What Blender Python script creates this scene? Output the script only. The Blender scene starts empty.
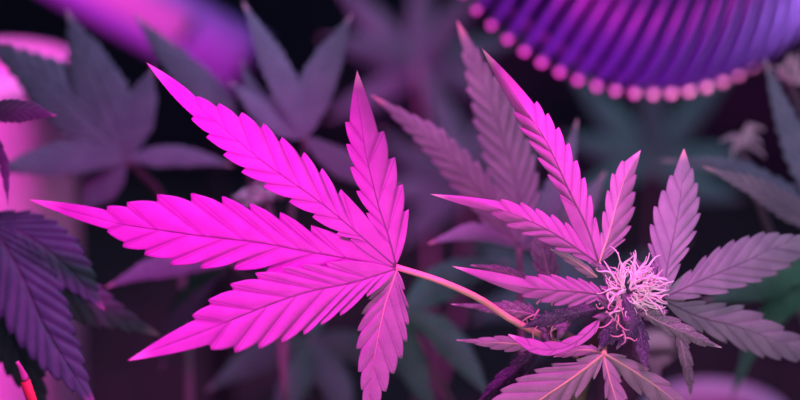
import bpy, bmesh, math, random
from mathutils import Vector, Matrix, noise
random.seed(7)
C = bpy.context.scene
COL = C.collection

# ------------------------------------------------------------------ camera, world, lights, exposure
LENS, D, PITCH = 85.0, 0.614, math.radians(18)
FPX = 800 * LENS / 36.0
CAM = Vector((0, 0, 0.62))
FWD = Vector((0, math.cos(PITCH), -math.sin(PITCH)))
UPV = Vector((0, math.sin(PITCH), math.cos(PITCH)))
RGT = Vector((1, 0, 0))


def P(x, y, d=0.0):
    """a point d metres beyond the sharp distance, seen along a given direction"""
    r = D + d
    return CAM + r * (FWD + RGT * ((x - 400) / FPX) + UPV * ((200 - y) / FPX))


cd = bpy.data.cameras.new('camera')
cam = bpy.data.objects.new('camera', cd)
COL.objects.link(cam)
cam.location = CAM
cam.rotation_euler = (math.pi / 2 - PITCH, 0, 0)
cd.lens = LENS
cd.sensor_width = 36
cd.clip_start = 0.02
cd.dof.use_dof = True
cd.dof.focus_distance = D
cd.dof.aperture_fstop = 4.8
C.camera = cam

w = bpy.data.worlds.new('world')
C.world = w
w.use_nodes = True
w.node_tree.nodes['Background'].inputs[0].default_value = (0.24, 0.27, 0.47, 1)
w.node_tree.nodes['Background'].inputs[1].default_value = 0.165

C.view_settings.view_transform = 'Standard'
C.view_settings.look = 'None'
C.view_settings.gamma = 1
C.view_settings.use_curve_mapping = False
C.view_settings.exposure = 0.0


def area(name, loc, target, size, color, power, spread=180):
    l = bpy.data.lights.new(name, 'AREA')
    l.size = size
    l.color = color
    l.energy = power
    l.spread = math.radians(spread)
    o = bpy.data.objects.new(name, l)
    COL.objects.link(o)
    o.location = loc
    o.rotation_euler = (Vector(target) - Vector(loc)).to_track_quat('-Z', 'Y').to_euler()
    return o


def spot(name, loc, target, angle, blend, color, power, size):
    l = bpy.data.lights.new(name, 'SPOT')
    l.spot_size = math.radians(angle)
    l.spot_blend = blend
    l.color = color
    l.energy = power
    l.shadow_soft_size = size
    o = bpy.data.objects.new(name, l)
    COL.objects.link(o)
    o.location = loc
    o.rotation_euler = (Vector(target) - Vector(loc)).to_track_quat('-Z', 'Y').to_euler()
    return o


# magenta grow lamps close above leaf and bud; the other lights are unseen fills
spot('magenta_lamp_over_leaf', P(130, -10, -0.085), P(200, 245, 0.0), 88, 0.75, (1.0, 0.004, 0.74), 1.45, 0.015)
spot('magenta_lamp_over_bud', P(600, -40, -0.055), P(568, 270, 0.0), 82, 0.75, (1.0, 0.006, 0.70), 0.80, 0.015)
area('pale_fill', P(740, 520, -0.22), P(620, 300, 0.02), 0.16, (0.95, 0.55, 0.78), 0.085, 75)  # unseen fill that pales the lower leaf halves
spot('magenta_fill_behind', P(440, -55, 0.035), P(452, 150, 0.08), 70, 0.8, (1.0, 0.16, 0.78), 0.30, 0.02)  # added fill to brighten the plant behind the bud
spot('violet_fill_left', P(330, -150, 0.0), P(165, 105, 0.155), 62, 0.8, (0.66, 0.42, 1.0), 0.68, 0.03)  # added fill for the dusky leaves at the back left
spot('violet_fill_right', P(960, -160, -0.22), P(810, 200, 0.08), 54, 0.8, (0.72, 0.56, 1.0), 1.2, 0.03)  # added fill for the dim leaves on the right
spot('magenta_fill_back', Vector((-0.75, 0.45, 0.75)), P(0, 150, 0.55), 30, 0.6, (1.0, 0.08, 0.75), 95.0, 0.05)  # added to turn the far left tub pink
spot('magenta_fill_under_fan', P(500, 240, 0.17), P(590, 70, 0.24), 110, 0.6, (1.0, 0.03, 0.70), 1.2, 0.012)  # added uplight for the rib ends, no real lamp stands here
spot('lilac_fill_beside_fan', P(1000, 20, 0.16), P(740, 10, 0.22), 46, 0.7, (1.0, 0.30, 0.60), 6.0, 0.02)  # added to brighten the right side of the fan
spot('magenta_fill_low', P(960, 300, 0.20), P(700, 390, 0.36), 100, 0.6, (0.95, 0.14, 0.85), 1.1, 0.02)  # added to light the low tub and the plant label
area('blue_fill_back', Vector((0.1, 1.25, 1.9)), Vector((0.0, 1.5, 0.1)), 0.5, (0.40, 0.46, 0.95), 5.0, 80)  # added overhead to lift the dark back wall


# ------------------------------------------------------------------ materials
def new_mat(name):
    m = bpy.data.materials.new(name)
    m.use_nodes = True
    nt = m.node_tree
    return m, nt, nt.nodes['Principled BSDF']


def simple(name, c1, c2=None, rough=0.6, scale=40, bump=0.0, spec=0.4, metal=0.0):
    m, nt, b = new_mat(name)
    n = nt.nodes.new('ShaderNodeTexNoise')
    n.inputs['Scale'].default_value = scale
    n.inputs['Detail'].default_value = 4
    tc = nt.nodes.new('ShaderNodeTexCoord')
    nt.links.new(tc.outputs['Object'], n.inputs['Vector'])
    r = nt.nodes.new('ShaderNodeValToRGB')
    r.color_ramp.elements[0].position = 0.3
    r.color_ramp.elements[1].position = 0.7
    r.color_ramp.elements[0].color = (*c1, 1)
    r.color_ramp.elements[1].color = (*(c2 or c1), 1)
    nt.links.new(n.outputs['Fac'], r.inputs['Fac'])
    nt.links.new(r.outputs['Color'], b.inputs['Base Color'])
    b.inputs['Roughness'].default_value = rough
    b.inputs['Specular IOR Level'].default_value = spec
    b.inputs['Metallic'].default_value = metal
    if bump:
        bp = nt.nodes.new('ShaderNodeBump')
        bp.inputs['Strength'].default_value = bump
        bp.inputs['Distance'].default_value = 0.002
        nt.links.new(n.outputs['Fac'], bp.inputs['Height'])
        nt.links.new(bp.outputs['Normal'], b.inputs['Normal'])
    return m


def emit(name, col, s):
    m, nt, b = new_mat(name)
    b.inputs['Base Color'].default_value = (col[0] * 0.2, col[1] * 0.2, col[2] * 0.2, 1)
    b.inputs['Emission Color'].default_value = (*col, 1)
    b.inputs['Emission Strength'].default_value = s
    return m


def leaf_mat(name, base, base2, vein, midrib, tip, rough=0.55, veinw=0.10, veinmix=0.6, grain=0.0, trans=0.12, spec=0.3):
    """leaf blade: mottled colour, side veins and midrib from the leafdata attribute, pale dry tip"""
    m, nt, b = new_mat(name)
    N, L = nt.nodes, nt.links
    at = N.new('ShaderNodeAttribute')
    at.attribute_name = 'leafdata'
    sp = N.new('ShaderNodeSeparateColor')
    L.new(at.outputs['Color'], sp.inputs['Color'])
    tc = N.new('ShaderNodeTexCoord')
    nz = N.new('ShaderNodeTexNoise')
    nz.inputs['Scale'].default_value = 110
    nz.inputs['Detail'].default_value = 5
    L.new(tc.outputs['Object'], nz.inputs['Vector'])

    def math_(op, a, bb=None, c=None):
        n = N.new('ShaderNodeMath')
        n.operation = op
        for i, v in enumerate((a, bb, c)):
            if v is None:
                continue
            if isinstance(v, (int, float)):
                n.inputs[i].default_value = v
            else:
                L.new(v, n.inputs[i])
        return n.outputs[0]

    def mix(f, a, bcol):
        n = N.new('ShaderNodeMix')
        n.data_type = 'RGBA'
        if isinstance(f, (int, float)):
            n.inputs[0].default_value = f
        else:
            L.new(f, n.inputs[0])
        for s, v in ((6, a), (7, bcol)):
            if isinstance(v, tuple):
                n.inputs[s].default_value = (*v, 1)
            else:
                L.new(v, n.inputs[s])
        return n.outputs[2]

    def smooth(x, lo, hi, inv=False):
        n = N.new('ShaderNodeMapRange')
        n.interpolation_type = 'SMOOTHSTEP'
        n.inputs['From Min'].default_value = lo
        n.inputs['From Max'].default_value = hi
        n.inputs['To Min'].default_value = 1 if inv else 0
        n.inputs['To Max'].default_value = 0 if inv else 1
        L.new(x, n.inputs['Value'])
        return n.outputs[0]

    c = mix(smooth(nz.outputs['Fac'], 0.35, 0.65), base, base2)
    ph = sp.outputs[2]
    dist = math_('MINIMUM', ph, math_('SUBTRACT', 1.0, ph))
    vm = math_('MULTIPLY', smooth(dist, 0.0, veinw, True), veinmix)
    c = mix(vm, c, vein)
    c = mix(math_('MULTIPLY', smooth(sp.outputs[1], 0.0, 0.035, True), 0.9), c, midrib)
    c = mix(smooth(sp.outputs[0], 0.89, 0.975), c, tip)
    fine = N.new('ShaderNodeTexNoise')
    fine.inputs['Scale'].default_value = 2000
    fine.inputs['Detail'].default_value = 3
    L.new(tc.outputs['Object'], fine.inputs['Vector'])
    if grain:
        c = mix(math_('MULTIPLY', smooth(fine.outputs['Fac'], 0.54, 0.66), grain), c, (0.78, 0.66, 0.78))
    L.new(c, b.inputs['Base Color'])
    b.inputs['Roughness'].default_value = rough
    b.inputs['Specular IOR Level'].default_value = spec
    bp = N.new('ShaderNodeBump')
    bp.inputs['Strength'].default_value = 0.35
    bp.inputs['Distance'].default_value = 0.0004
    L.new(fine.outputs['Fac'], bp.inputs['Height'])
    L.new(bp.outputs['Normal'], b.inputs['Normal'])
    if trans:
        t = N.new('ShaderNodeBsdfTranslucent')
        L.new(c, t.inputs['Color'])
        ms = N.new('ShaderNodeMixShader')
        ms.inputs[0].default_value = trans
        L.new(b.outputs[0], ms.inputs[1])
        L.new(t.outputs[0], ms.inputs[2])
        L.new(ms.outputs[0], N['Material Output'].inputs[0])
    return m


M = {}
M['leaf'] = leaf_mat('leaf_blade_lit', (0.48, 0.18, 0.45), (0.56, 0.22, 0.52), (0.24, 0.08, 0.22), (0.20, 0.12, 0.18), (0.97, 0.75, 0.76), spec=0.15)  # magenta of the lamp light partly put into the blade colour
M['leaf_pale'] = leaf_mat('leaf_blade_pale_rib', (0.34, 0.25, 0.34), (0.42, 0.31, 0.40), (0.20, 0.14, 0.20), (0.85, 0.58, 0.42), (0.7, 0.6, 0.6), grain=0.12, spec=0.2)
M['leaf_right'] = leaf_mat('leaf_blade_shaded', (0.29, 0.28, 0.33), (0.36, 0.34, 0.39), (0.16, 0.13, 0.18), (0.18, 0.14, 0.19), (0.85, 0.50, 0.55), spec=0.2)  # greyer copy of the blade for leaves out of the magenta light
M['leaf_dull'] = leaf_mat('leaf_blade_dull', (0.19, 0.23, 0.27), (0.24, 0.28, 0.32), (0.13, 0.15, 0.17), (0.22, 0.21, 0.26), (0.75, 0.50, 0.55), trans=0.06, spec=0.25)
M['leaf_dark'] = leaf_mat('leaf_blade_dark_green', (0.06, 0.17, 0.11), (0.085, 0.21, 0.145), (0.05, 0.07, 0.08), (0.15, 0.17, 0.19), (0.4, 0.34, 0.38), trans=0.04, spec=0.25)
M['leaf_green'] = leaf_mat('leaf_blade_green', (0.06, 0.26, 0.14), (0.08, 0.32, 0.17), (0.04, 0.15, 0.08), (0.15, 0.24, 0.17), (0.4, 0.34, 0.38), trans=0.04, spec=0.2)
M['sugar'] = leaf_mat('sugar_leaf_blade', (0.14, 0.14, 0.155), (0.21, 0.20, 0.22), (0.07, 0.07, 0.08), (0.45, 0.32, 0.38), (0.6, 0.5, 0.55), grain=0.3, rough=0.65)
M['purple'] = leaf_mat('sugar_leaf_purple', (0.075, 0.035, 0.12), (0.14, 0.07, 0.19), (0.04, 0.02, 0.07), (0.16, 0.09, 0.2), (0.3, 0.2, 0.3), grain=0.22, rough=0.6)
M['petiole'] = simple('petiole_skin', (0.80, 0.50, 0.34), (0.88, 0.58, 0.44), 0.5, 90, 0.2)
M['stem'] = simple('stem_skin', (0.10, 0.12, 0.07), (0.15, 0.14, 0.10), 0.6, 70, 0.3)
M['stem_dull'] = simple('stem_skin_dull', (0.20, 0.15, 0.18), (0.26, 0.19, 0.22), 0.6, 70, 0.2)
M['pistil'] = simple('pistil_hair', (0.93, 0.76, 0.80), (0.97, 0.86, 0.88), 0.45, 200, 0.0)
M['pistil_pink'] = simple('pistil_hair_pink', (0.80, 0.34, 0.48), (0.85, 0.45, 0.55), 0.5, 200, 0.0)
M['bract'] = simple('bract_skin', (0.16, 0.07, 0.19), (0.42, 0.24, 0.42), 0.6, 420, 0.6)
M['soil'] = simple('soil', (0.012, 0.010, 0.012), (0.03, 0.024, 0.024), 0.95, 60, 1.0, 0.1)
M['wall'] = simple('dark_tent_fabric', (0.013, 0.012, 0.020), (0.020, 0.018, 0.028), 0.8, 9, 0.1, 0.2)
M['wire'] = simple('violet_guard_wire', (0.04, 0.05, 0.17), (0.05, 0.06, 0.20), 0.4, 20, 0.0, 0.6)
M['wire_glint'] = simple('pale_wire_glint', (0.92, 0.75, 0.88), (0.95, 0.80, 0.9), 0.35, 20, 0.0, 0.6)  # pale colour stands in for glints on the rib ends
M['housing'] = simple('fan_housing_plastic', (0.012, 0.012, 0.05), (0.016, 0.015, 0.06), 0.5, 12, 0.0, 0.4)
M['black'] = simple('black_plastic', (0.015, 0.013, 0.02), (0.022, 0.02, 0.028), 0.5, 20)
M['white_plastic'] = simple('white_plastic', (0.80, 0.76, 0.80), (0.86, 0.82, 0.85), 0.4, 14)
M['tub_plastic'] = simple('pale_pink_plastic', (0.56, 0.40, 0.52), (0.62, 0.46, 0.57), 0.4, 14)
M['tube'] = emit('glowing_magenta_tube', (1.0, 0.11, 0.88), 0.45)
M['lamp_shell'] = simple('violet_lamp_shell', (0.22, 0.14, 0.40), (0.26, 0.16, 0.46), 0.4, 14)
M['stake'] = simple('orange_stake', (0.92, 0.22, 0.12), (0.96, 0.27, 0.15), 0.5, 60)
M['stake_tip'] = simple('pink_stake_tip', (0.8, 0.45, 0.5), (0.85, 0.5, 0.55), 0.5, 60)


# ------------------------------------------------------------------ helpers
def empty(name, loc, label=None, cat=None, group=None, parent=None):
    o = bpy.data.objects.new(name, None)
    COL.objects.link(o)
    o.empty_display_size = 0.02
    if parent is not None:
        o.parent = parent
        o.location = Vector(loc) - world_loc(parent)
    else:
        o.location = loc
    if label:
        o['label'] = label
    if cat:
        o['category'] = cat
    if group:
        o['group'] = group
    return o


def world_loc(o):
    v = Vector(o.location)
    while o.parent is not None:
        o = o.parent
        v += o.location
    return v


def link(name, bm, mat, parent=None, smooth=True, thick=0.0, label=None):
    """links a mesh built in world coordinates, with its origin at its parent"""
    org = world_loc(parent) if parent is not None else Vector((0, 0, 0))
    bmesh.ops.translate(bm, verts=bm.verts, vec=-org)
    me = bpy.data.meshes.new(name)
    bm.to_mesh(me)
    bm.free()
    if smooth:
        me.polygons.foreach_set('use_smooth', [True] * len(me.polygons))
    me.materials.append(mat)
    o = bpy.data.objects.new(name, me)
    COL.objects.link(o)
    if parent is not None:
        o.parent = parent
    if thick:
        s = o.modifiers.new('thickness', 'SOLIDIFY')
        s.thickness = thick
        s.offset = -1
    if label:
        o['label'] = label
    return o


def catmull(pts, n):
    """n+1 points at even arc length on a smooth curve through pts (tuples of any length)"""
    k = len(pts[0])
    if len(pts) == 2:
        pts = [pts[0], tuple((a + b) / 2 for a, b in zip(*pts)), pts[1]]
    q = [tuple(2 * a - b for a, b in zip(pts[0], pts[1]))] + list(pts) + [tuple(2 * a - b for a, b in zip(pts[-1], pts[-2]))]
    dense = []
    for i in range(1, len(q) - 2):
        p0, p1, p2, p3 = q[i - 1], q[i], q[i + 1], q[i + 2]
        for j in range(24):
            t = j / 24
            dense.append(tuple(0.5 * (2 * p1[c] + (p2[c] - p0[c]) * t + (2 * p0[c] - 5 * p1[c] + 4 * p2[c] - p3[c]) * t * t
                                      + (3 * p1[c] - p0[c] - 3 * p2[c] + p3[c]) * t ** 3) for c in range(k)))
    dense.append(tuple(pts[-1]))
    cum = [0.0]
    for a, b in zip(dense, dense[1:]):
        cum.append(cum[-1] + math.sqrt(sum((u - v) ** 2 for u, v in zip(a, b))))
    out, j = [], 0
    for i in range(n + 1):
        s = cum[-1] * i / n
        while j < len(cum) - 2 and cum[j + 1] < s:
            j += 1
        t = (s - cum[j]) / max(1e-12, cum[j + 1] - cum[j])
        out.append(tuple(a + (b - a) * t for a, b in zip(dense[j], dense[j + 1])))
    return out


def tube_into(bm, pts, radii, seg=8, cap=True):
    pts = [Vector(p) for p in pts]
    rings = []
    up = Vector((0.13, 0.27, 0.95))
    for i, p in enumerate(pts):
        t = (pts[min(i + 1, len(pts) - 1)] - pts[max(i - 1, 0)]).normalized()
        a = t.cross(up)
        if a.length < 1e-4:
            a = t.cross(Vector((1, 0, 0)))
        a.normalize()
        b = t.cross(a)
        up = a.cross(t)
        r = radii[i] if isinstance(radii, (list, tuple)) else radii
        rings.append([bm.verts.new(p + r * (a * math.cos(2 * math.pi * k / seg) + b * math.sin(2 * math.pi * k / seg))) for k in range(seg)])
    for r0, r1 in zip(rings, rings[1:]):
        for k in range(seg):
            bm.faces.new((r0[k], r0[(k + 1) % seg], r1[(k + 1) % seg], r1[k]))
    if cap:
        bm.faces.new(rings[0][::-1])
        bm.faces.new(rings[-1])
    return rings


def tube(name, pts, radii, mat, parent=None, seg=8, n=None, label=None):
    bm = bmesh.new()
    if n:
        if isinstance(radii, (list, tuple)):
            rr = catmull([(r,) for r in radii], n) if len(radii) > 2 else [(radii[0] + (radii[1] - radii[0]) * i / n,) for i in range(n + 1)]
            radii = [r[0] for r in rr]
        pts = catmull([tuple(p) for p in pts], n)
    tube_into(bm, pts, radii, seg)
    return link(name, bm, mat, parent, label=label)


def ball(bm, c, r, u=10, v=6):
    m = bmesh.ops.create_uvsphere(bm, u_segments=u, v_segments=v, radius=r)
    bmesh.ops.translate(bm, verts=m['verts'], vec=Vector(c))
    return m['verts']


def box_into(bm, c, size, rot=None):
    m = bmesh.ops.create_cube(bm, size=1.0)
    bmesh.ops.scale(bm, verts=m['verts'], vec=Vector(size))
    if rot is not None:
        bmesh.ops.rotate(bm, verts=m['verts'], cent=(0, 0, 0), matrix=rot)
    bmesh.ops.translate(bm, verts=m['verts'], vec=Vector(c))


# ------------------------------------------------------------------ a serrated leaflet
class V2:
    @staticmethod
    def sub(a, b): return (a[0] - b[0], a[1] - b[1])
    @staticmethod
    def add(a, b): return (a[0] + b[0], a[1] + b[1])
    @staticmethod
    def mul(a, s): return (a[0] * s, a[1] * s)
    @staticmethod
    def len(a): return math.hypot(a[0], a[1])


def prof(s):
    return math.sin(math.pi * min(1, max(0, s)) ** 0.75) ** 1.05


def auto_side(mid, width, n, sgn, lo=0.14, hi=0.84):
    """tooth tips along one side of a leaflet, from its base to its apex"""
    c = catmull([m[:2] for m in mid], 100)
    out = []
    for k in range(n):
        s = lo + (hi - lo) * k / max(1, n - 1)
        i = min(98, int(s * 100))
        p = c[i]
        t = V2.sub(c[i + 1], c[i - 1] if i else c[i])
        l = V2.len(t)
        t = V2.mul(t, 1 / l)
        nr = (t[1] * sgn, -t[0] * sgn)
        wd = width * prof(s) * random.uniform(0.93, 1.07)
        out.append(V2.add(V2.add(p, V2.mul(nr, wd)), V2.mul(t, wd * 0.15)))
    return out


def leaflet(mid, left, right, mat, parent, d=(0, 0), fold=(0.25, 0.25), curl=(0, 0), name='leaflet',
            relief=1.0, sub=7, nc=9, thick=0.0003, rib=0.8, notch=0.27, lastb=0.02, wave=0.0, label=None, bow=0.0):
    """mid: base to apex outline directions; left / right: tooth tips from base to apex; d: distance offset at base and apex"""
    n = 160
    c = catmull([m[:2] for m in mid], n)
    seglen = V2.len(V2.sub(c[1], c[0]))
    total = seglen * n

    def mp(s):
        f = min(max(s, 0), 1) * n
        i = min(n - 1, int(f))
        t = f - i
        return (c[i][0] + (c[i + 1][0] - c[i][0]) * t, c[i][1] + (c[i + 1][1] - c[i][1]) * t)

    def dm(s):
        if len(d) == 2:
            return d[0] + (d[1] - d[0]) * s + bow * math.sin(math.pi * s)
        return d[0] * (1 - s) ** 2 + 2 * d[1] * s * (1 - s) + d[2] * s * s

    bm = bmesh.new()
    lay = bm.loops.layers.float_color.new('leafdata')
    info = {}
    mpp0 = (D + d[0]) / FPX

    def near(p):
        best = min(range(n + 1), key=lambda i: (c[i][0] - p[0]) ** 2 + (c[i][1] - p[1]) ** 2)
        return best / n

    for side, tips in ((0, left), (1, right)):
        tips = list(tips)
        ts = []
        prev = 0.0
        for k, p in enumerate(tips):
            sn = near(p)
            dist = V2.len(V2.sub(p, mp(sn)))
            s0 = max(sn - 1.5 * dist / total, 0.012 + 0.012 * k, prev + 0.01)
            s0 = min(s0, 0.97)
            ts.append((p, s0, sn))
            prev = s0
        knots = [(c[0], 0.0, 0.0)] + ts + [(c[n], 1.0, 1.0)]
        rows = []                                   # (edge point, s on midrib, phase, bump height)
        start = c[0]
        for k in range(len(knots) - 1):
            p1, s1, _ = knots[k]
            p2, s2, sn2 = knots[k + 1]
            last = k == len(knots) - 2
            if k > 0:
                gap = V2.len(V2.sub(p2, p1)) if not last else V2.len(V2.sub(p1, knots[k - 1][0]))
                inn = V2.sub(mp(knots[k][2]), p1)
                dist = max(1e-6, V2.len(inn))
                vin = V2.sub(mp(s1), p1)
                vl = max(1e-6, V2.len(vin))
                dr = V2.add(V2.mul(inn, 0.85 / dist), V2.mul(vin, 0.15 / vl))
                nd = min(notch * gap, 0.30 * dist)
                start = V2.add(p1, V2.mul(dr, nd))
                rows.append((p1, s1, 1.0, 0.0))
                rows.append((V2.add(p1, V2.mul(V2.sub(start, p1), 0.5)), s1 + 0.0005, 0.0, 0.0))
            else:
                nd = 0
                start = p1
            gl = V2.len(V2.sub(p2, start))
            dirv = V2.mul(V2.sub(p2, start), 1 / max(1e-6, gl))
            nrm = (dirv[1], -dirv[0])
            mc = mp((s1 + s2) / 2)
            midpt = V2.mul(V2.add(start, p2), 0.5)
            if (midpt[0] - mc[0]) * nrm[0] + (midpt[1] - mc[1]) * nrm[1] < 0:
                nrm = (-nrm[0], -nrm[1])
            ns = sub * (2 if last else 1)
            bulge = 0.05 * gl if not last else lastb * gl
            if k == 0:
                bulge = 0.06 * gl
            for j in range(ns):
                t = j / ns
                e = V2.add(V2.add(start, V2.mul(V2.sub(p2, start), t)), V2.mul(nrm, bulge * math.sin(math.pi * t ** 0.85)))
                rows.append((e, s1 + (s2 - s1) * t + (0.001 if k else 0), t, 1.0))
        rows.append((c[n], 1.0, 1.0, 0.0))
        grid = []
        gapn = total * 0.09
        for (e, s, ph, rel) in rows:
            m0 = mp(s)
            ln = V2.len(V2.sub(e, m0))
            s_e = s
            row = []
            for j in range(nc + 1):
                v = j / nc
                p = V2.add(m0, V2.mul(V2.sub(e, m0), v))
                # perpendicular distance from midrib drives fold, the along-midrib distance drives depth
                sv = min(1.0, s + 0.8 * ln * v / total)
                dd = dm(sv)
                dist = ln * v * 0.6 * mpp0
                dd += fold[side] * dist + curl[side] * dist * dist * 60
                env = min(1.0, v * 3.5) * (1 - 0.25 * v)
                amp = relief * 0.092 * min(gapn, max(4, ln * 0.55)) * mpp0
                dd -= rel * amp * math.sin(math.pi * min(1, ph)) ** 0.75 * env
                if wave:
                    dd += wave * mpp0 * v * v * math.sin(sv * 19 + side * 2)
                vt = bm.verts.new(P(p[0], p[1], dd))
                info[vt] = (sv, v, ph if rel or ph in (0.0, 1.0) else 0.0)
                row.append(vt)
            grid.append(row)
        for r0, r1 in zip(grid, grid[1:]):
            for j in range(nc):
                q = (r0[j], r0[j + 1], r1[j + 1], r1[j])
                f = bm.faces.new(q if side == 0 else q[::-1])
                for l in f.loops:
                    a = info[l.vert]
                    l[lay] = (a[0], a[1], a[2], 1)
    # orient towards the lens side (the upper face of the leaf)
    bm.normal_update()
    tot = Vector((0, 0, 0))
    for f in bm.faces:
        tot += f.normal * f.calc_area()
    if tot.dot(FWD) > 0:
        bmesh.ops.reverse_faces(bm, faces=bm.faces[:])
    bmesh.ops.dissolve_degenerate(bm, edges=bm.edges[:], dist=1e-7)
    if rib:
        k = 26
        pts, rad = [], []
        for i in range(k + 1):
            s = i / k * 0.98
            p = mp(s)
            pts.append(P(p[0], p[1], dm(s) + 0.00022))
            rad.append(rib * 0.00055 * (1 - 0.8 * s))
        before = set(bm.faces)
        tube_into(bm, pts, rad, 6)
        for f in bm.faces:
            if f not in before:
                for l in f.loops:
                    l[lay] = (0.3, 0.0, 0.5, 1)
    return link(name, bm, mat, parent, thick=thick, label=label)


def auto_leaflet(mid, wl, wr, n, mat, parent, **k):
    lo, hi = k.pop('lo', 0.14), k.pop('hi', 0.86)
    return leaflet(mid, auto_side(mid, wl, n, 1, lo, hi), auto_side(mid, wr, n, -1, lo, hi), mat, parent, **k)


# ------------------------------------------------------------------ the room
def structure(name, bm, mat):
    o = link(name, bm, mat, smooth=False)
    o['kind'] = 'structure'
    return o


bm = bmesh.new()
bmesh.ops.create_grid(bm, x_segments=90, y_segments=120, size=1.0)
for v in bm.verts:
    v.co.x *= 1.3
    v.co.y = v.co.y * 1.3 + 0.7
    v.co.z = 0.012 * noise.noise(v.co * 14) + 0.004 * noise.noise(v.co * 45) - 0.01
f = structure('floor', bm, M['soil'])
bm = bmesh.new()
box_into(bm, (0, 2.03, 1.0), (2.66, 0.06, 2.1))
structure('wall_back', bm, M['wall'])
for nm, sx in (('wall_left', -1), ('wall_right', 1)):
    bm = bmesh.new()
    box_into(bm, (sx * 1.33, 0.7, 1.0), (0.06, 2.6, 2.1))
    structure(nm, bm, M['wall'])


# ------------------------------------------------------------------ plants
def plant(root_px, label, top, mat='stem_dull', r=0.004, group='plants growing around the flowering one'):
    """a plant rooted in the soil below a given point: returns its Empty and the stem's upper end"""
    tp = P(*top)
    base = Vector((tp.x + root_px[0], tp.y + root_px[1], 0.0))
    e = empty('cannabis_plant', base, label, 'plant', group)
    pts = [base - Vector((0, 0, 0.02)), base.lerp(tp, 0.35) + Vector((0.006, 0.004, 0)), base.lerp(tp, 0.7) + Vector((-0.004, 0.003, 0)), tp]
    tube('stem', pts, [r * 1.5, r * 1.3, r * 1.1, r], M[mat], e, 10, 24)
    return e


def fan(parent, J, petiole, mat='petiole', r=0.0009):
    """fan leaf = Empty at the leaf's centre with its stalk; leaflets follow as its children"""
    e = empty('fan_leaf', P(*J), parent=parent)
    tube('petiole', [P(*p) for p in [J] + petiole], [r, r * 1.25], M[mat], e, 10, 20)
    bm = bmesh.new()
    return e


# --- the flowering plant in focus
main = plant((0.012, 0.03), 'flowering plant in focus with a pink-haired bud and large bright magenta fan leaf', (572, 420, 0.03), 'stem', 0.0035, None)
tube('stem', [P(572, 422, 0.03), P(580, 385, 0.026), P(598, 342, 0.018), P(618, 310, 0.014), P(628, 296, 0.012)], [0.0036, 0.0026], M['stem'], main, 10, 24, 'upper stem behind the bud')

# A: the big magenta leaf
A = fan(main, (396, 267, 0.0), [(440, 281, 0.000), (480, 299, 0.004), (512, 320, 0.011), (560, 345, 0.019), (592, 365, 0.022)], r=0.00105)
mt = M['leaf']
leaflet([(396, 267), (326, 207), (270, 167), (245, 147), (200, 108), (172, 84), (146, 62)],
        [(322 + 19, 189), (322, 168), (304, 152), (282, 137), (264, 123), (242, 112), (219, 103), (198, 96)],
        [(350, 240), (336, 234), (312, 217), (289, 202), (263, 187), (241, 172), (223, 155), (206, 137), (191, 119)],
        mt, A, d=(0.0, 0.004, 0.012), lastb=0.035, fold=(0.28, -0.15), nc=12, sub=9)
leaflet([(396, 268), (360, 261), (309, 252), (260, 243), (200, 236), (165, 231), (120, 224), (85, 215), (55, 207), (27, 199)],
        [(311, 225), (280, 212), (250, 203), (222, 196), (191, 193), (157, 194), (127, 202), (107, 206)],
        [(342, 277), (302, 278), (266, 274), (234, 270), (200, 269), (170, 265), (144, 255), (122, 247), (107, 232)],
        mt, A, d=(0.0, 0.004, 0.020), fold=(0.28, -0.22), nc=12, sub=9)
leaflet([(396, 269), (355, 282), (312, 291), (275, 303), (225, 323), (185, 339), (152, 351), (127, 361)],
        [(326, 262), (301, 264), (281, 267), (255, 273), (230, 284), (208, 300), (192, 315)],
        [(367, 297), (340, 316), (321, 325), (304, 335), (282, 343), (259, 349), (235, 353), (211, 350)],
        mt, A, d=(-0.0005, -0.010, -0.030), fold=(0.25, -0.25), nc=12, sub=9)
leaflet([(396, 265), (388, 235), (379, 208), (372, 180), (366, 155), (361, 120), (357, 95), (357, 70)],
        [(374, 231), (366, 213), (356, 191), (350, 167), (346, 144), (345, 122)],
        [(409, 209), (403, 184), (395, 157), (384, 131)],
        mt, A, d=(0.0, 0.004, 0.010), fold=(0.25, 0.20), nc=12, sub=9)
leaflet([(397, 270), (390, 290), (385, 305), (379, 332), (374, 360), (369, 395), (366, 432)],
        [(405, 290), (409, 308), (409, 325), (407, 342), (402, 359), (394, 374), (386, 392), (378, 410)],
        [(368, 299), (361, 314), (357, 331), (356, 349), (358, 372), (361, 390), (363, 408)],
        M['leaf_pale'], A, d=(-0.0005, -0.004, -0.010), fold=(-0.05, 0.05), nc=12, sub=9)

# B: the leaf above the bud
B = fan(main, (598, 263, 0.0), [(606, 275, 0.004), (616, 292, 0.010)], r=0.0009)
leaflet([(598, 263), (560, 237), (532, 222), (502, 210), (470, 200), (430, 194)],
        [(580, 232), (566, 222), (552, 214), (536, 208), (521, 202), (501, 199)],
        [(572, 255), (554, 249), (537, 239), (521, 234), (506, 226), (491, 214)],
        mt, B, d=(0.0, 0.002, -0.006), fold=(0.30, 0.40), nc=12, sub=9)
leaflet([(599, 263), (587, 227), (570, 192), (545, 139), (515, 96), (481, 47)],
        [(559, 195), (547, 175), (537, 158), (528, 141), (519, 128), (513, 113)],
        [(596, 217), (591, 195), (585, 177), (577, 160), (569, 143), (559, 127), (548, 113), (537, 101)],
        mt, B, d=(0.0, 0.0, -0.006), fold=(0.65, 0.20), nc=12, sub=9)
leaflet([(599, 262), (608, 236), (616, 206), (625, 178), (641, 150)],
        [(601, 232), (603, 211), (607, 190), (612, 173), (622, 160)],
        [(617, 249), (626, 239), (632, 226), (636, 207), (636, 192), (637, 175)],
        M['leaf_pale'], B, d=(0.0, 0.006, 0.014), fold=(0.3, 0.8), nc=12, sub=9)
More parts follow.
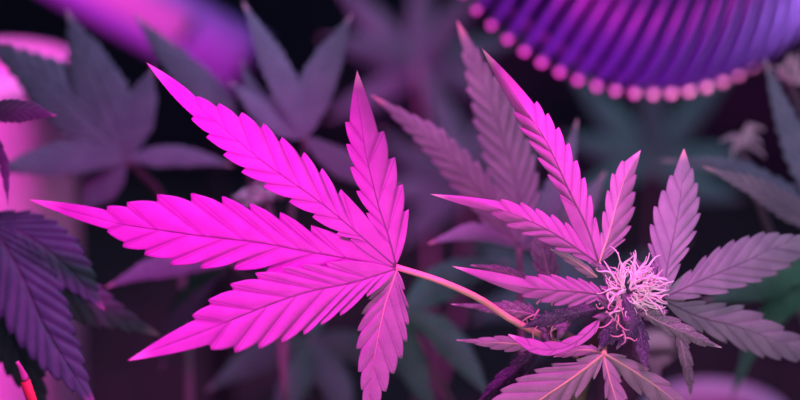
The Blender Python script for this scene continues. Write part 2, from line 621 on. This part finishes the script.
leaflet([(597, 277), (580, 264), (566, 256), (550, 249)],
        [(585, 263), (574, 256), (565, 252)], [(586, 277), (574, 268), (563, 260)],
        M['leaf_pale'], B, d=(0.001, 0.004), fold=(-0.2, 0.8))

# C: the leaf on the right, turned away
Cc = fan(main, (662, 298, 0.012), [(645, 300, 0.013), (628, 305, 0.014)], r=0.0009)
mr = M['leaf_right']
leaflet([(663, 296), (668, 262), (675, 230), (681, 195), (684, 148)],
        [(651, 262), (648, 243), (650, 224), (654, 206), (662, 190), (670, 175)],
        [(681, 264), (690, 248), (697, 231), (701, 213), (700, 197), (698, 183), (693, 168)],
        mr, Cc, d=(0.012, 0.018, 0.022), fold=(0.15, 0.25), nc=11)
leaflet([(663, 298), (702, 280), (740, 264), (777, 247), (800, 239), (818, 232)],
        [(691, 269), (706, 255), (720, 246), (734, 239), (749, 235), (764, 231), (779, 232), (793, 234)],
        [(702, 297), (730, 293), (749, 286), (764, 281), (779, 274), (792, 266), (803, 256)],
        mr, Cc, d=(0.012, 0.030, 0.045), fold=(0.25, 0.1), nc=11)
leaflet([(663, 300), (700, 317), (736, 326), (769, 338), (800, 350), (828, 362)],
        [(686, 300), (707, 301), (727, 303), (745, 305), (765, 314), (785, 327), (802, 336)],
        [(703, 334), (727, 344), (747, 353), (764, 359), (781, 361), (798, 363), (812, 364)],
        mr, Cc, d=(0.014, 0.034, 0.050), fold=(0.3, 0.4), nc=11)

# D: the leaf below the bud
Dd = fan(main, (604, 354, -0.004), [(604, 345, 0.004), (606, 335, 0.014)], r=0.001)
leaflet([(604, 354), (575, 376), (541, 399), (505, 422), (470, 446)],
        [(576, 360), (551, 364), (534, 370), (515, 379), (500, 390), (489, 402), (480, 418)],
        [(594, 380), (576, 399), (556, 416), (535, 428), (515, 438)],
        M['leaf_pale'], Dd, d=(-0.004, -0.012, -0.020), fold=(0.15, 0.30), nc=12, sub=9, rib=1.1)
leaflet([(604, 356), (610, 380), (617, 402), (630, 445)],
        [(622, 382), (628, 399), (634, 418)], [(604, 380), (605, 399), (612, 420)],
        M['leaf_pale'], Dd, d=(-0.004, -0.016), fold=(0.1, 0.5), nc=12, sub=9)
leaflet([(605, 354), (635, 372), (665, 393), (700, 424)],
        [(627, 356), (650, 369), (672, 384), (688, 402)], [(620, 378), (641, 396), (662, 410), (680, 420)],
        M['leaf_pale'], Dd, d=(-0.004, 0.006), fold=(0.7, 0.5), nc=12, sub=9)
leaflet([(603, 353), (585, 350), (570, 352), (553, 357)],
        [(590, 344), (576, 346), (564, 350)], [(585, 356), (572, 357), (562, 358)],
        M['leaf_pale'], Dd, d=(-0.002, 0.004), fold=(0.5, 0.0))


# single small leaves round the bud
def single(mid, l, r, mat, d, label=None, **k):
    return leaflet(mid, l, r, M[mat], main, d=d, name='sugar_leaf', label=label, **k)


single([(604, 295), (580, 292), (552, 290), (520, 287), (488, 280), (452, 266)],
       [(590, 281), (578, 278), (566, 276), (551, 274), (538, 274), (525, 276)],
       [(585, 305), (568, 307), (554, 306), (540, 302), (522, 297)],
       'leaf', (-0.002, -0.004, -0.004), 'magenta pointed leaf reaching left from the bud', fold=(0.2, 0.30), nc=12, sub=9)
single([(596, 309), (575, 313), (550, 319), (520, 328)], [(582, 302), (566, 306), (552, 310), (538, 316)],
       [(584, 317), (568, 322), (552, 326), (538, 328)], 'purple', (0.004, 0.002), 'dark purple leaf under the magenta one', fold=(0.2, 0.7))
single([(540, 286), (518, 277), (498, 270), (470, 265)], [(520, 271), (506, 266), (492, 264)], [(514, 281), (500, 276), (486, 271)],
       'sugar', (0.014, 0.022), fold=(0.1, 0.4))
single([(540, 316), (514, 311), (488, 308), (450, 304)], [(528, 303), (514, 300), (502, 300), (488, 303)],
       [(524, 318), (508, 319), (494, 315), (478, 310)], 'sugar', (0.010, 0.018), fold=(0.2, 0.2))
single([(600, 320), (585, 336), (566, 347), (545, 350), (526, 344), (508, 334)], [(590, 324), (577, 335), (560, 342), (543, 342), (526, 338)],
       [(595, 334), (574, 348), (547, 356), (528, 351)], 'leaf', (-0.006, -0.010, 0.0), 'bright magenta leaf curling up in a crescent',
       fold=(0.7, -0.5), notch=0.03, sub=9)
single([(535, 346), (508, 343), (484, 342), (456, 340)], [(522, 336), (508, 334), (494, 336), (478, 338)],
       [(520, 352), (504, 352), (490, 349), (474, 344)], 'leaf_pale', (0.006, 0.012), fold=(0.2, 0.3))
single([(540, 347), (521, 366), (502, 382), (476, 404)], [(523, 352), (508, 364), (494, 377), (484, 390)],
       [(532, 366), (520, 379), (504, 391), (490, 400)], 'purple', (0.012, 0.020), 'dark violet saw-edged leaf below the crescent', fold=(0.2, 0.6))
single([(551, 284), (547, 268), (543, 252), (536, 230)], [(536, 274), (532, 262), (530, 250), (531, 241)],
       [(560, 276), (559, 264), (555, 252), (548, 241)], 'sugar', (0.026, 0.034), fold=(0.1, 0.3))
single([(642, 312), (660, 322), (682, 331), (722, 348)], [(652, 308), (667, 313), (682, 320), (697, 330), (709, 339)],
       [(657, 327), (673, 337), (690, 344), (706, 347)], 'sugar', (-0.003, -0.006), 'grey-green leaf reaching right from under the bud', fold=(0.1, 0.5), sub=9)
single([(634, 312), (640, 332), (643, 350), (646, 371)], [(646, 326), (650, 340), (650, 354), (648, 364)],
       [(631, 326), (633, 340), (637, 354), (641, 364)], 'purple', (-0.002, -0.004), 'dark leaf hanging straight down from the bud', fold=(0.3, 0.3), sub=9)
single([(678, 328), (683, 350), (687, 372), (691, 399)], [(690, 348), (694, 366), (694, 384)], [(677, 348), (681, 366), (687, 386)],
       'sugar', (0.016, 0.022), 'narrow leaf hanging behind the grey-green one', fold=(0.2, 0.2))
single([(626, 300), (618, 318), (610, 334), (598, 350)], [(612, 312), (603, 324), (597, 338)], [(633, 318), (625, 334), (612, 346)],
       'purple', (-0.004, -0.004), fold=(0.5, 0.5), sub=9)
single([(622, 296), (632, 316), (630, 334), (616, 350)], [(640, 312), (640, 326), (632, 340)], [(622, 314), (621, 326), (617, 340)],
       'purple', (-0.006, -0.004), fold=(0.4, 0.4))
single([(620, 282), (612, 274), (602, 268), (588, 262)], [(616, 272), (606, 266), (597, 262)], [(610, 280), (602, 275), (594, 269)],
       'sugar', (-0.004, 0.0), fold=(0.3, 0.3))
single([(648, 290), (644, 278), (640, 268), (630, 252)], [(640, 284), (636, 274), (632, 264)], [(652, 282), (650, 272), (642, 262)],
       'sugar', (0.010, 0.014), fold=(0.2, 0.4))


# the bud: bracts and curling pistil hairs
def bract_bm(c, dirn, ln, rd):
    bm = bmesh.new()
    dirn = dirn.normalized()
    n = 9
    pts = [c + dirn * (ln * i / n) for i in range(n + 1)]
    rad = [rd * max(0.06, math.sin(math.pi * (0.12 + 0.88 * i / n)) ** 0.8 * (1 - 0.45 * i / n)) for i in range(n + 1)]
    tube_into(bm, pts, rad, 10)
    for v in bm.verts:
        v.co += Vector((1, 1, 1)) * 0.00025 * noise.noise(v.co * 900)
    return bm


def hair(start, direction, ln, curlv, r=0.00042, n=14):
    """a tapering, curling hair: the direction turns a little at every step"""
    p = Vector(start)
    dv = direction.normalized()
    ax = Vector((random.uniform(-1, 1), random.uniform(-1, 1), random.uniform(-1, 1))).normalized()
    ax2 = Vector((random.uniform(-1, 1), random.uniform(-1, 1), random.uniform(-1, 1))).normalized()
    pts, rad = [p.copy()], [r]
    for i in range(n):
        a = ax if i < n * 0.55 else ax2
        dv = Matrix.Rotation(curlv * (0.4 + 1.2 * i / n) / n, 3, a) @ dv
        p = p + dv * (ln / n)
        pts.append(p.copy())
        rad.append(r * (1 - 0.65 * (i + 1) / n))
    bm = bmesh.new()
    tube_into(bm, pts, rad, 6)
    return bm


bud = empty('bud', P(630, 300, 0.002), parent=main)
cen = P(628, 298, 0.003)
for i in range(26):                                   # bracts, spread round the bud's core
    th, zz = random.uniform(0, 2 * math.pi), random.uniform(-1, 1)
    off = RGT * (math.cos(th) * 0.0062) + UPV * (zz * 0.0085) - FWD * (0.0045 * abs(math.sin(th)))
    dv = (RGT * math.cos(th) * 0.8 + UPV * (0.5 + zz * 0.5) - FWD * 0.7 * random.random())
    link('bract', bract_bm(cen + off * 0.8, dv, random.uniform(0.006, 0.009), random.uniform(0.0017, 0.0026)), M['bract'], bud)
hc = P(633, 289, -0.006)
def crown_hair(rmin, rmax, l0, l1):
    th = random.uniform(0, 2 * math.pi)
    rr = math.sqrt(random.random())
    ox, oy = math.cos(th) * rr, math.sin(th) * rr
    st = hc + RGT * (ox * 0.0066) + UPV * (oy * 0.0058) + FWD * (0.004 * rr)
    dv = RGT * (ox * 1.3 + 0.25) + UPV * (oy * 1.2 + 0.12) - FWD * random.uniform(0.1, 0.9)
    return hair(st, dv, random.uniform(l0, l1), random.uniform(1.2, 4.6), random.uniform(rmin, rmax))


for i in range(76):                                   # the long hairs
    link('pistil', crown_hair(0.00036, 0.00052, 0.0055, 0.0105), M['pistil'], bud)
for i in range(12):                                   # hairs lower on the bud's shaded side
    t = i / 11
    st = P(612 + random.uniform(-9, 14), 296 + 42 * t, -0.006)
    dv = RGT * random.uniform(-1, 1) + UPV * random.uniform(-1, 0.6) - FWD * 0.5
    link('pistil', hair(st, dv, random.uniform(0.004, 0.007), random.uniform(1.5, 4.0), 0.00034), M['pistil_pink'], bud)
tuft = bmesh.new()                                    # the fine short fuzz between them
for i in range(90):
    hb = crown_hair(0.00022, 0.00032, 0.003, 0.0065)
    tmp = bpy.data.meshes.new('fuzz_strand')
    hb.to_mesh(tmp)
    hb.free()
    tuft.from_mesh(tmp)
    bpy.data.meshes.remove(tmp)
o = link('pistil_fuzz', tuft, M['pistil'], bud)
o['kind'] = 'stuff'
side = empty('bud', P(545, 325, 0.010), parent=main, label='small side bud with a few pink hairs')
for i in range(9):
    dv = RGT * random.uniform(-1, 0.6) + UPV * random.uniform(-0.6, 0.8) - FWD * 0.4
    link('bract', bract_bm(P(552 + random.uniform(-14, 24), 330 + random.uniform(-9, 9), 0.012), dv, 0.007, 0.002), M['bract'], side)
for i in range(12):
    st = P(530 + random.uniform(-6, 30), 316 + random.uniform(-12, 16), 0.006)
    dv = RGT * random.uniform(-1, 0.7) + UPV * random.uniform(-0.8, 1.0) - FWD * 0.4
    link('pistil', hair(st, dv, random.uniform(0.005, 0.009), random.uniform(1.2, 3.5), 0.00034), M['pistil_pink'], side)
tube('side_branch', [P(548, 330, 0.014), P(575, 342, 0.018), P(590, 366, 0.022)], [0.0016, 0.0022], M['stem'], main, 8, 12)

# --- plant just behind the flowering one
def fan_auto(pl, J, pet, leaves, mat, r=0.001, pm='stem_dull', **kw):
    e = fan(pl, J, pet, pm, r)
    for lf in leaves:
        mid, wl, wr, d1 = lf[:4]
        o = dict(kw)
        if len(lf) > 4:
            o.update(lf[4])
        n = o.pop('n', 11)
        m = o.pop('mat', mat)
        dd = (J[2], d1) if not isinstance(d1, tuple) else (J[2],) + d1
        auto_leaflet(mid, wl, wr, n, M[m], e, d=dd, nc=6, sub=4, **o)
    return e


p = plant((0.0, 0.02), 'plant close behind the bud with tall mauve pink-tipped leaves', (522, 420, 0.09))
fan_auto(p, (519, 247, 0.085), [(521, 300, 0.09), (522, 360, 0.09), (522, 422, 0.09)], [
    ([(519, 247), (478, 190), (432, 140), (370, 94)], 19, 19, 0.06),
    ([(519, 247), (518, 190), (497, 120), (457, 20)], 26, 26, 0.07),
    ([(519, 247), (550, 205), (566, 165), (578, 117)], 14, 14, 0.10, {'mat': 'leaf_dull'}),
    ([(519, 247), (490, 234), (462, 234), (428, 244)], 9, 11, 0.075, {'mat': 'leaf_dull'}),
    ([(519, 247), (560, 226), (590, 196), (606, 170)], 18, 18, 0.11),
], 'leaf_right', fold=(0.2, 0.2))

# --- plant at the back centre
p = plant((0.02, 0.06), 'plant at the back centre with a spread mauve leaf above the magenta leaf', (285, 420, 0.14))
fan_auto(p, (305, 138, 0.13), [(303, 155, 0.14), (292, 210, 0.15), (285, 300, 0.15), (285, 422, 0.14)], [
    ([(305, 138), (290, 98), (270, 55), (242, 0)], 16, 16, 0.12),
    ([(305, 138), (313, 98), (328, 60), (352, 13)], 19, 19, 0.12),
    ([(305, 138), (280, 125), (255, 105), (228, 80)], 13, 13, 0.14),
    ([(305, 138), (272, 112), (252, 90), (241, 58)], 11, 11, 0.15),
    ([(305, 138), (335, 160), (365, 175), (402, 188)], 15, 15, 0.15),
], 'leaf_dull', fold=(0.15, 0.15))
fan_auto(p, (246, 150, 0.17), [(255, 200, 0.17), (275, 300, 0.15), (285, 400, 0.14)], [
    ([(246, 150), (210, 98), (172, 58), (134, 14)], 19, 19, 0.15),
    ([(246, 150), (262, 130), (272, 110), (278, 88)], 9, 9, 0.18),
], 'leaf_dull', fold=(0.15, 0.15))
b = empty('bud', P(266, 190, 0.15), parent=p, label='small blurred salmon-pink bud')
for i in range(12):
    st = P(266 + random.uniform(-20, 20), 190 + random.uniform(-10, 10), 0.15)
    link('pistil', hair(st, RGT * random.uniform(-1, 1) + UPV * random.uniform(-1, 1) - FWD, 0.012, 2.0, 0.0014), M['pistil'], b)
tube('side_branch', [P(266, 196, 0.15), P(276, 250, 0.15), P(285, 330, 0.14)], [0.0015, 0.002], M['stem_dull'], p, 8, 12)

# --- plant on the left
p = plant((-0.02, 0.04), 'plant at the upper left with a broad dusky leaf seen whole', (190, 420, 0.19))
fan_auto(p, (126, 158, 0.15), [(140, 172, 0.16), (165, 205, 0.18), (185, 300, 0.19), (190, 422, 0.19)], [
    ([(126, 158), (110, 112), (90, 66), (66, 8)], 28, 26, 0.13),
    ([(126, 158), (132, 128), (142, 98), (154, 66)], 20, 20, 0.14),
    ([(126, 158), (80, 157), (40, 162), (-12, 172)], 18, 19, 0.12),
    ([(126, 158), (80, 112), (40, 76), (-20, 40)], 30, 30, 0.13),
    ([(126, 158), (165, 156), (200, 158), (234, 166)], 11, 12, 0.15),
    ([(126, 158), (112, 172), (98, 190), (82, 214)], 19, 19, 0.16),
], 'leaf_dull', fold=(0.12, 0.12), r=0.0014)

# --- dark plant in the lower left
p = plant((-0.02, 0.02), 'dark green plant at the lower left with drooping ridged leaves', (-30, 420, 0.07))
fan_auto(p, (-14, 216, 0.05), [(-24, 250, 0.055), (-30, 330, 0.06), (-30, 422, 0.07)], [
    ([(-14, 216), (30, 238), (68, 268), (106, 312)], 30, 26, 0.045, {'relief': 1.5, 'n': 10}),
    ([(-14, 216), (18, 270), (46, 330), (98, 412)], 34, 36, 0.03, {'relief': 1.5, 'n': 11}),
    ([(-14, 216), (40, 272), (95, 305), (162, 336)], 26, 30, 0.075, {'mat': 'leaf_dull'}),
    ([(-14, 216), (-2, 290), (20, 350), (50, 425)], 30, 34, 0.06, {'mat': 'leaf_dull'}),
], 'leaf_green', fold=(0.2, -0.2))
fan_auto(p, (-20, 112, 0.035), [(-30, 160, 0.045), (-34, 260, 0.06), (-30, 400, 0.07)], [
    ([(-20, 112), (8, 111), (30, 111), (57, 116)], 13, 13, 0.035, {'n': 9}),
    ([(-20, 112), (-6, 140), (4, 165), (8, 206)], 6, 6, 0.04, {'n': 6}),
], 'leaf_dull', fold=(0.2, 0.2))

# --- dark plant low in the middle
p = plant((0.0, 0.08), 'dim bluish plant low behind the magenta leaf', (322, 440, 0.24))
fan_auto(p, (312, 338, 0.20), [(318, 380, 0.22), (322, 442, 0.24)], [
    ([(312, 338), (285, 346), (250, 362), (205, 392)], 18, 18, 0.19),
    ([(312, 338), (302, 365), (290, 395), (270, 440)], 17, 17, 0.18),
    ([(312, 338), (326, 366), (340, 396), (350, 440)], 17, 17, 0.18),
    ([(312, 338), (345, 345), (385, 358), (425, 384)], 17, 17, 0.19),
    ([(312, 338), (312, 310), (300, 280), (290, 250)], 16, 16, 0.23),
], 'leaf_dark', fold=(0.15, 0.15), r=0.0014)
fan_auto(p, (230, 262, 0.12), [(262, 300, 0.16), (300, 380, 0.22), (322, 436, 0.24)], [
    ([(230, 262), (190, 262), (150, 270), (104, 288)], 13, 15, 0.10, {'mat': 'leaf_dull'}),
    ([(230, 262), (205, 280), (178, 318), (160, 372)], 14, 14, 0.16),
], 'leaf_dark', fold=(0.15, 0.15))

# --- bluish plant between the magenta leaf and the bud
p = plant((0.0, 0.06), 'dim blue-grey plant between the magenta leaf and the bud', (470, 440, 0.17))
fan_auto(p, (404, 312, 0.14), [(420, 350, 0.16), (450, 400, 0.17), (470, 442, 0.17)], [
    ([(404, 312), (436, 330), (462, 358), (492, 402)], 17, 15, 0.13),
    ([(404, 312), (430, 290), (466, 272), (510, 262)], 19, 19, 0.17, {'mat': 'leaf_green'}),
    ([(404, 312), (408, 350), (420, 385), (440, 425)], 15, 15, 0.15, {'mat': 'leaf_green'}),
], 'leaf_green', fold=(0.2, 0.2))

# --- plant on the right
p = plant((0.03, 0.05), 'blue-grey plant at the right edge with long leaves behind the bud', (838, 430, 0.12))
fan_auto(p, (840, 240, 0.10), [(842, 300, 0.11), (838, 432, 0.12)], [
    ([(840, 240), (790, 210), (750, 186), (702, 166)], 12, 16, 0.06),
    ([(840, 240), (775, 192), (725, 168), (658, 160)], 14, 16, 0.12, {'mat': 'leaf_dull'}),
    ([(840, 240), (812, 180), (786, 120), (764, 56)], 17, 17, 0.13, {'mat': 'leaf_dull'}),
    ([(840, 240), (800, 262), (760, 286), (700, 302)], 20, 20, 0.12, {'mat': 'leaf_green'}),
    ([(840, 240), (800, 290), (760, 330), (730, 402)], 15, 15, 0.15, {'mat': 'leaf_green'}),
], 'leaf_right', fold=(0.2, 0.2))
for (x, y, dd, n, sz, lab) in ((740, 139, 0.16, 12, 9, 'blurred pink bud under the ribbed fan'), (789, 74, 0.16, 10, 10, 'blurred peach bud beside the fan rim')):
    b = empty('bud', P(x, y, dd), parent=p, label=lab)
    for i in range(n):
        st = P(x + random.uniform(-sz, sz), y + random.uniform(-sz, sz), dd)
        link('pistil', hair(st, RGT * random.uniform(-1, 1) + UPV * random.uniform(-1, 1) - FWD, 0.010, 2.0, 0.0012), M['pistil'], b)
    tube('side_branch', [P(x, y + 8, dd), P(x + 25, y + 80, 0.15), P(838, 400, 0.12)], [0.0014, 0.002], M['stem_dull'], p, 8, 14)


# --- dim plants further back
for lab, root, J, J2 in (
        ('dim plant far behind the bud, under the ribbed fan', (610, 440, 0.66), (655, 165, 0.56), (585, 300, 0.60)),
        ('dim plant far back in the dark above the middle of the picture', (420, 440, 0.62), (418, 70, 0.58), (470, 190, 0.55))):
    p = plant((0.0, 0.03), lab, root)
    for q, k in ((J, 0), (J2, 1)):
        lv = []
        for t in range(7):
            a = math.radians(-25 + 38 * t + 20 * k) + random.uniform(-0.1, 0.1)
            ln = (95 + 35 * math.sin(math.pi * t / 6)) * random.uniform(0.85, 1.1)
            ex, ey = q[0] + ln * math.cos(a), q[1] - ln * math.sin(a)
            lv.append(([(q[0], q[1]), ((q[0] + ex) / 2 + random.uniform(-6, 6), (q[1] + ey) / 2 + random.uniform(-6, 6)), (ex, ey)], 15, 15, q[2] + random.uniform(-0.03, 0.02)))
        mx, my, md = (q[0] + root[0]) / 2 + 12, (q[1] + root[1]) / 2, (q[2] + root[2]) / 2
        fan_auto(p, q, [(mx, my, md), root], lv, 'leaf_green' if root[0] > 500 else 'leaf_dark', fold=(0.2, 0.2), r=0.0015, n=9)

# ------------------------------------------------------------------ ribbed round fan, upper right
fc = P(642, -158, 0.25)
mpx = (D + 0.25) / FPX
R0 = 246 * mpx
maj = (RGT * -0.42 + UPV * 0.91).normalized()
mnr = (RGT * 0.91 + UPV * 0.42).normalized()
tilt = math.acos(228 / 250)
axis = (mnr * math.sin(tilt) - FWD * math.cos(tilt)).normalized()
v_in = (mnr * math.cos(tilt) + FWD * math.sin(tilt)).normalized()
H = 0.105
fanroot = empty('ventilation_fan', fc, 'round fan with a domed violet guard of close ribs and pale rib ends painted as glints', 'fan')


def dome(th, a, k=1.0):
    r = R0 * math.cos(a) * k
    th2 = th + 0.22 * math.sin(a)
    return fc + (maj * math.cos(th2) + v_in * math.sin(th2)) * r + axis * (H * math.sin(a) * k)


NR = 76
for i in range(NR):
    th = 2 * math.pi * i / NR
    pts = [dome(th, -0.10), dome(th, -0.02)] + [dome(th, math.radians(a)) for a in (4, 10, 18, 27, 37, 48, 60, 72, 82)]
    o = tube('guard_rib', pts, 0.0028, M['wire'], fanroot, 10)
    bm = bmesh.new()
    ball(bm, dome(th, -0.11, 1.03), 0.0019, 12, 8)
    link('rib_end', bm, M['wire_glint'], o, label='rounded rib end painted pale for its glint').parent = o
bm = bmesh.new()
tube_into(bm, [dome(2 * math.pi * i / 64, -0.02, 0.955) for i in range(65)], 0.004, 8, False)
link('rim', bm, M['housing'], fanroot)
bm = bmesh.new()
rows = [[dome(2 * math.pi * i / 64, math.radians(a), 0.93) for i in range(64)] for a in (-4, 5, 15, 25, 37, 50, 63, 75, 86)]
vr = [[bm.verts.new(q) for q in r] for r in rows]
for r0, r1 in zip(vr, vr[1:]):
    for i in range(64):
        bm.faces.new((r0[i], r0[(i + 1) % 64], r1[(i + 1) % 64], r1[i]))
link('housing', bm, M['housing'], fanroot, thick=0.002)
bm = bmesh.new()
tube_into(bm, [fc + axis * (H * 0.96), fc + axis * (H * 1.06)], [0.03, 0.024], 24)
link('hub', bm, M['housing'], fanroot)
apex = fc + axis * (H * 1.02)
tube('arm', [apex, apex + RGT * 0.06 + UPV * 0.03, Vector((0.6, apex.y + 0.03, apex.z + 0.05)), Vector((1.305, apex.y + 0.03, apex.z + 0.05))], 0.010, M['black'], fanroot, 10, 20)
bm = bmesh.new()
tube_into(bm, [Vector((1.29, apex.y + 0.03, apex.z + 0.05)), Vector((1.31, apex.y + 0.03, apex.z + 0.05))], [0.035, 0.04], 24)
link('wall_bracket', bm, M['black'], fanroot)

# ------------------------------------------------------------------ grow light, upper left
a0, a1 = P(88, -22, 0.62), P(182, 30, 0.60)
ax = (a1 - a0).normalized()
foot = P(212, 60, 0.64)
gl = empty('grow_light', (foot.x, foot.y, 0), 'slanting magenta-glowing grow light bar behind the plants at the upper left', 'lamp')
bk = FWD * 0.02
tube('housing', [a0 - ax * 0.09 + bk, a1 + ax * 0.05 + bk], 0.024, M['lamp_shell'], gl, 16)
tube('glowing_tube', [a0 - ax * 0.08 - FWD * 0.012, a1 - FWD * 0.012], 0.011, M['tube'], gl, 14, label='glowing magenta tube')
tube('post', [Vector((foot.x, foot.y, -0.01)), Vector((foot.x, foot.y, (a1 + bk).z + 0.01))], 0.006, M['black'], gl, 10)
bm = bmesh.new()
tube_into(bm, [Vector((foot.x, foot.y, -0.01)), Vector((foot.x, foot.y, 0.015))], [0.07, 0.065], 28)
link('base', bm, M['black'], gl)


# ------------------------------------------------------------------ pale tubs behind the leaves
def tub(label, c, r, h, lid=False):
    e = empty('plastic_tub', (c.x, c.y, 0), label, 'tub', 'pale plastic tubs')
    bm = bmesh.new()
    prof_ = [(0.80, -0.01), (0.84, 0.02), (0.97, h * 0.93), (0.97, h), (0.92, h), (0.90, h * 0.9), (0.80, 0.05), (0.01, 0.045)]
    rings = []
    for k, z in prof_:
        rings.append([bm.verts.new((c.x + r * k * math.cos(t * math.pi / 24), c.y + r * k * math.sin(t * math.pi / 24), z)) for t in range(48)])
    for r0, r1 in zip(rings, rings[1:]):
        for t in range(48):
            bm.faces.new((r0[t], r0[(t + 1) % 48], r1[(t + 1) % 48], r1[t]))
    link('body', bm, M['tub_plastic'], e)
    bm = bmesh.new()
    tube_into(bm, [(c.x + r * math.cos(t * math.pi / 24), c.y + r * math.sin(t * math.pi / 24), h - 0.008) for t in range(49)], 0.007, 8, False)
    link('rim', bm, M['tub_plastic'], e)
    return e


q = P(-10, 160, 0.55)
tub('tall pale tub lit pink behind the leaves at the far left', q, 0.055, q.z + 0.062)
q = P(715, 424, 0.42)
tub('low pale tub lit violet under the leaves at the lower right', q, 0.034, q.z + 0.012)
q = P(656, 347, 0.20)
pl = empty('plant_label', (q.x, q.y, 0), 'small white plastic plant label glimpsed below the bud', 'label')
bm = bmesh.new()
for z0, z1, wd in ((-0.02, q.z - 0.004, 0.0010), (q.z - 0.004, q.z, 0.008)):
    box_into(bm, (q.x, q.y, (z0 + z1) / 2), (wd * 2, 0.0016, z1 - z0))
tube_into(bm, [Vector((q.x, q.y - 0.0008, q.z)), Vector((q.x, q.y + 0.0008, q.z))], 0.008, 24)
link('tag', bm, M['white_plastic'], pl, smooth=False)

# ------------------------------------------------------------------ plant stake, lower left
st0 = P(17, 362, -0.016)
st1 = P(40, 422, -0.008)
base = Vector((st1.x + 0.02, st1.y + 0.03, 0))
sk = empty('plant_stake', base, 'thin orange-red plant stake with a pale tip at the lower left', 'stake')
tube('shaft', [base - Vector((0, 0, 0.02)), base.lerp(st1, 0.6), st1, P(25, 380, -0.014)], [0.0022, 0.0022, 0.0020, 0.0016], M['stake'], sk, 10, 20)
tube('tip', [P(25, 380, -0.014), P(21, 370, -0.015), st0], [0.0015, 0.0006], M['stake_tip'], sk, 10, 8, label='pale pink tip')
